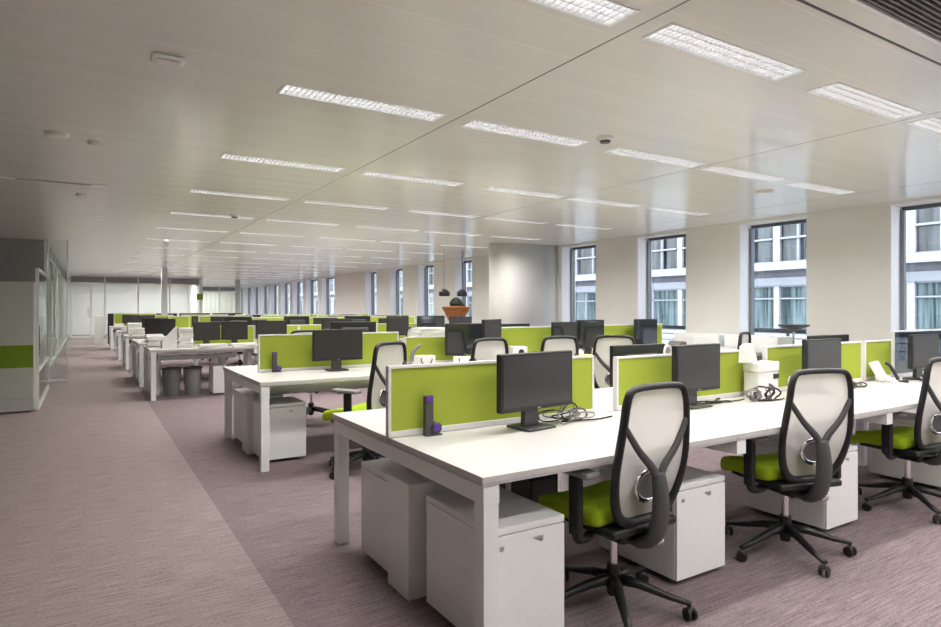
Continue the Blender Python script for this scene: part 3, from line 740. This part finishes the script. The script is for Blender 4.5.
# items on the second row
def block(name, cat, x, y, z, w, d, h, m, label, rz=0, bev=.003, detail=None, group=None):
    o = empty(name, (x, y, z), rz); MB().box(-w / 2, -d / 2, 0, w / 2, d / 2, h, bev).build('body', m, o)
    if detail: detail(o)
    return tag(o, label, cat, group)
def oval(o): MB().lathe(.01, -.0865, [(0, -.002), (.034, -.002), (.034, 0)], 20, 'y', cz=.11).build('oval_hole', 'black', o)
block('document_box', 'box', 4.18, 5.72, .742, .17, .17, .17, 'card', 'white box with a black oval hole before the tall divider', R(-14), detail=oval)
def speck(o):
    m = MB()
    m.tube(catmull([(-.07, -.058, .09), (-.075, -.08, .05), (-.03, -.075, .012), (.03, -.07, .03), (.06, -.056, .075)], 5), .006, 6)
    m.build('black_cord', 'black', o)
block('document_box', 'box', 3.92, 5.70, .742, .11, .11, .15, 'card', 'narrow white canister left of the oval-hole box', 0, .02)
block('desk_phone', 'phone', 3.02, 5.78, .742, .20, .10, .11, 'card', 'white phone with black cord left of the glossy black screen', detail=speck)
block('desk_phone', 'phone', 3.34, 5.55, .742, .16, .10, .10, 'card', 'white phone with black cord below the glossy black screen', detail=speck)
def sheets(x, y, z, w, d, n, label, seed=0, m='paper', cat='papers'):
    rnd = random.Random(seed); o = empty('paper_stack', (x, y, z)); zz = 0
    for k in range(n):
        h = rnd.uniform(.012, .028); q = MB().box(-w / 2, -d / 2, 0, w / 2, d / 2, h - .001, .002).xf(Matrix.Translation((rnd.uniform(-.015, .015), rnd.uniform(-.015, .015), zz)) @ Matrix.Rotation(rnd.uniform(-.12, .12), 4, 'Z'))
        q.build('document_wad', m if k % 4 else 'card', o); zz += h
    return tag(o, label, cat, 'stacks of documents on the desks')
sheets(3.42, 6.45, .742, .34, .25, 19, 'tall uneven stack of white documents behind the lower green divider', 4)
sheets(5.0, 5.52, .742, .26, .2, 3, 'low pile of papers with a yellow-green folder right of the mesh chairs', 6, 'yellow')
sheets(6.02, 6.4, .742, .3, .25, 4, 'flat grey document pile at the window side of the second row', 7, 'brown')
o = empty('felt_hood', (6.55, 5.45, .742)); MB().prism([(-.16, 0), (.16, 0), (.05, .17), (-.03, .18)], -.10, .10, 'y').build('body', 'brown', o); tag(o, 'brown-grey pointed hood on the desk near the window', 'hood')
cables(2.75, 5.6, .741, 'thin cable tangle on the second row desk edge', .15, .06, .02, 5, 21, .004)
cables(5.65, 5.55, .741, 'dark cables heaped beside the right divider of the second row', .2, .06, .04, 8, 23, .006)
# monitor arm / footrest stand at the second row
o = empty('screen_stand', (2.52, 5.18, 0))
MB().cyl(0, 0, .02, .82, .014, n=12).build('post', 'black', o)
MB().tube(catmull([(0, 0, .80), (.10, .12, .84), (.18, .22, .93), (.30, .32, .98)], 5), .014, 8, ry=.02).build('arm', 'dgrey', o)
MB().lathe(0, 0, [(0, 0), (.13, 0), (.13, .012), (.03, .03), (0, .03)], 24).build('foot', 'black', o)
tag(o, 'black jointed arm on a post before the second row screens', 'arm')
# low cabinets below windows
for k, (x, y, w_) in enumerate([(8.0, 5.35, .9), (8.0, 6.35, .9)]):
    o = empty('low_cabinet', (x + .62, y, 0)); MB().box(0, 0, 0.0, .42, w_, .92, .004).build('body', 'white', o); MB().box(-.012, .01, .05, -.001, w_ / 2 - .003, .88, .002).build('door', 'white', o); MB().box(-.012, w_ / 2 + .003, .05, -.001, w_ - .01, .88, .002).build('door', 'white', o)
    tag(o, ['white low cabinet under the window wall at the second row, nearer one', 'white low cabinet under the window wall at the second row, farther one'][k], 'cabinet')
# round stand by window
o = empty('pedestal_stand', (8.35, 4.95, 0)); MB().lathe(0, 0, [(0, 0), (.18, 0), (.18, .01), (.02, .03), (.015, 1.02), (.0, 1.03)], 24).build('pole', 'chrome', o)
MB().lathe(0, 0, [(0, 1.03), (.10, 1.06), (.20, 1.10), (.20, 1.12), (0, 1.12)], 28).build('dish', 'rail', o); tag(o, 'dark round dish on a slim pole before the window', 'stand')

# --- third row ---------------------------------------------------------------------
Y2 = 10.75; rn = rowname(2)
for k, (x0_, w_) in enumerate([(1.45, .95), (2.42, .72), (3.15, 1.35), (4.6, 1.35), (6.05, .5)]):
    divider(x0_, Y2, w_, 1.06, 'lime green divider, %s from the aisle in the third bench row' % ORD[k], rn)
for k, (x, y, w_, h_, rz, g_) in enumerate([(1.62, 10.5, .40, .29, 4, 0), (2.04, 10.52, .40, .29, -8, 0), (2.62, 10.5, .50, .30, 0, 0), (3.75, 10.5, .55, .32, 0, 0), (4.33, 11.0, .5, .36, 180, 0), (4.92, 10.5, .44, .36, 0, 0), (5.62, 10.5, .62, .36, 5, 1), (6.25, 10.45, .5, .34, 0, 0), (2.2, 11.05, .45, .36, 180, 0), (3.2, 11.05, .45, .36, 180, 0)]):
    monitor(x, y, 'dark screen, %s in the line of screens on the third bench row' % ORD[k], w_, h_, rz=R(rz), glossy=bool(g_))
o = empty('file_holder', (1.05, 10.35, .742)); m = MB()
for k in range(6): m.prism([(-.09, 0), (.11, 0), (.11, .34 - .03 * k), (.06, .30 - .03 * k), (-.09, .12)], -.15 + .05 * k, -.115 + .05 * k, 'y')
m.build('body', 'card', o); tag(o, 'tall white magazine files at the aisle end of the third row', 'file holder')
sheets(1.28, 10.4, .742, .2, .22, 15, 'tall pile of white documents right of the magazine files', 17)
sheets(.92, 10.9, .742, .24, .3, 9, 'white document stack at the aisle corner of the third row', 11)
sheets(1.66, 10.22, .742, .4, .22, 3, 'flat spread of white papers before the third row screens', 12)
sheets(2.12, 10.22, .742, .35, .22, 3, 'second flat spread of white papers on the third row', 13)
def bin_(x, y, label, m='bin'):
    o = empty('waste_bin', (x, y, 0)); MB().lathe(0, 0, [(0, 0), (.11, 0), (.14, .42), (.133, .42), (.105, .015), (0, .015)], 24).build('body', m, o)
    MB().lathe(0, 0, [(.135, .41), (.147, .41), (.147, .43), (.135, .43), (.135, .41)], 24).build('rim', 'dgrey', o); return tag(o, label, 'waste bin')
bin_(1.12, 10.55, 'dark grey waste bin under the aisle end of the third row'); bin_(1.42, 10.55, 'pale grey waste bin beside the dark one under the third row', 'grey')
block('computer_tower', 'computer', 1.78, 10.5, 0.02, .20, .4, .42, 'card', 'white computer case standing under the third row')
for k, (x, y, a) in enumerate([(3.4, 9.7, -10), (4.9, 9.65, -25), (6.3, 9.7, 10)]):
    chair(x, y, a, 'mesh back chair, %s from the aisle before the third bench row' % ORD[k], rn)
pedestal(.87, 10.17, 'white pedestal at the near aisle corner of the third row', .36, .3, .51) if False else None

# --- farther rows: monitors, dividers, papers, chairs ---------------------------------
for i in range(3, 7):
    x, a, b, p, n = ROWS[i]; rn = rowname(i); c = (a + b) / 2
    for k in range(n):
        if not (i == 3 and k == 0): divider(x + p * k + .12 + (.8 if k == 0 and i < 6 else 0), c, (p - .2) - (.8 if k == 0 and i < 6 else 0), 1.16, 'lime green divider, %s from the aisle in the %s' % (ORD[k], rn), rn)
        q = 0
        for s in (-1, 1):
            if i == 6 and s > 0: continue
            mx = x + p * k + .75 + .15 * s
            if i == 3 and k == 0: continue
            monitor(mx, c + s * .27, 'dark screen on the %s, %s desk from the aisle, %s side' % (rn, ORD[k], 'near' if s < 0 else 'far'), .5, .28 + .03 * ((k + i) % 2), rz=(0 if s < 0 else PI) + R(random.uniform(-12, 12)))
        if k % 2 == 0: sheets(x + p * k + .25, a + .28, .742, .26, .22, 4 + (k * 5 + i) % 5, 'white document stack on the %s, %s desk from the aisle' % (rn, ORD[k]), 30 + i * 7 + k)
        if k % 2 and i < 6: chair(x + p * k + .7, b + .45 if i != 3 else b + .55, 180 + random.uniform(-20, 20), 'mesh back chair beyond the %s, %s desk from the aisle' % (rn, ORD[k]), rn)
o = put(copy_tree(MON[(.5, .31, False)]) if (.5, .31, False) in MON else monitor_proto(.3, .3), (1.15, 12.55, .742), R(-12), 'screen with a white rear shelf at the aisle end of the fourth row', 'monitor')
block('printer', 'printer', 1.25, 13.2, .742, .42, .38, .28, 'card', 'white desktop printer on the fourth row at its aisle end', bev=.02)
block('printer', 'printer', 1.02, 16.4, .742, .42, .38, .26, 'card', 'white desktop printer on the fifth row at its aisle end', bev=.02)
o = empty('tall_cabinet', (.28, 27.2, 0)); MB().box(0, 0, 0, .3, 1.2, 1.05, .005).build('body', 'sensor', o); MB().box(.02, -.01, .06, .28, -.001, 1.0).build('door', 'sensor', o); tag(o, 'pale tall cabinet at the far end of the aisle', 'cabinet')
for k in range(4):
    divider(.66 + 1.2 * k, 26.4, 1.15, 1.16, 'black divider, %s from the aisle before the far glass wall' % ORD[k], 'far end', z0=.0, m='black')

# --- bowl with sculpture and pendants -------------------------------------------------
o = empty('bowl_planter', (7.65, 13.0, 0))
MB().lathe(0, 0, [(0, 0), (.20, 0), (.20, .03), (.05, .06), (.05, .78), (.10, .86)], 6).build('foot', 'copper', o)
MB().lathe(0, 0, [(.10, .862), (.40, 1.37), (.38, 1.39), (.09, .98), (0, .98)], 6).build('bowl', 'copper', o)
tag(o, 'faceted copper brown bowl on a stand before the far windows', 'planter')
o = empty('dark_ornament', (7.65, 13.0, 1.0)); MB().lathe(0, 0, [(0, 0), (.1, 0), (.16, .30), (.15, .42), (.17, .46), (.12, .55), (.05, .60), (0, .62)], 9).lathe(.1, 0, [(0, .38), (.14, .4), (.10, .46), (0, .46)], 8).build('body', 'red', o); tag(o, 'dark rounded ornament standing in the copper bowl', 'ornament')
for k, (x, y) in enumerate([(7.25, 12.9), (7.45, 13.2), (7.75, 12.9), (7.95, 13.2)]):
    o = empty('pendant_lamp', (x, y, 0)); MB().cyl(0, 0, 1.80, H, .004, n=6).build('cord', 'wframe', o); MB().lathe(0, 0, [(.12, 1.64), (.12, 1.74), (.05, 1.80), (0, 1.80), ], 16).lathe(0, 0, [(0, 1.70), (.118, 1.64)], 16).build('shade', 'black', o)
    tag(o, ['left', 'second', 'third', 'right'][k] + ' black pendant shade hanging over the copper bowl', 'pendant lamp', 'black pendant lamps over the copper bowl')

for l, n_ in LABELS.items():
    if len(n_) > 1: print('DUPLABEL', l, n_)
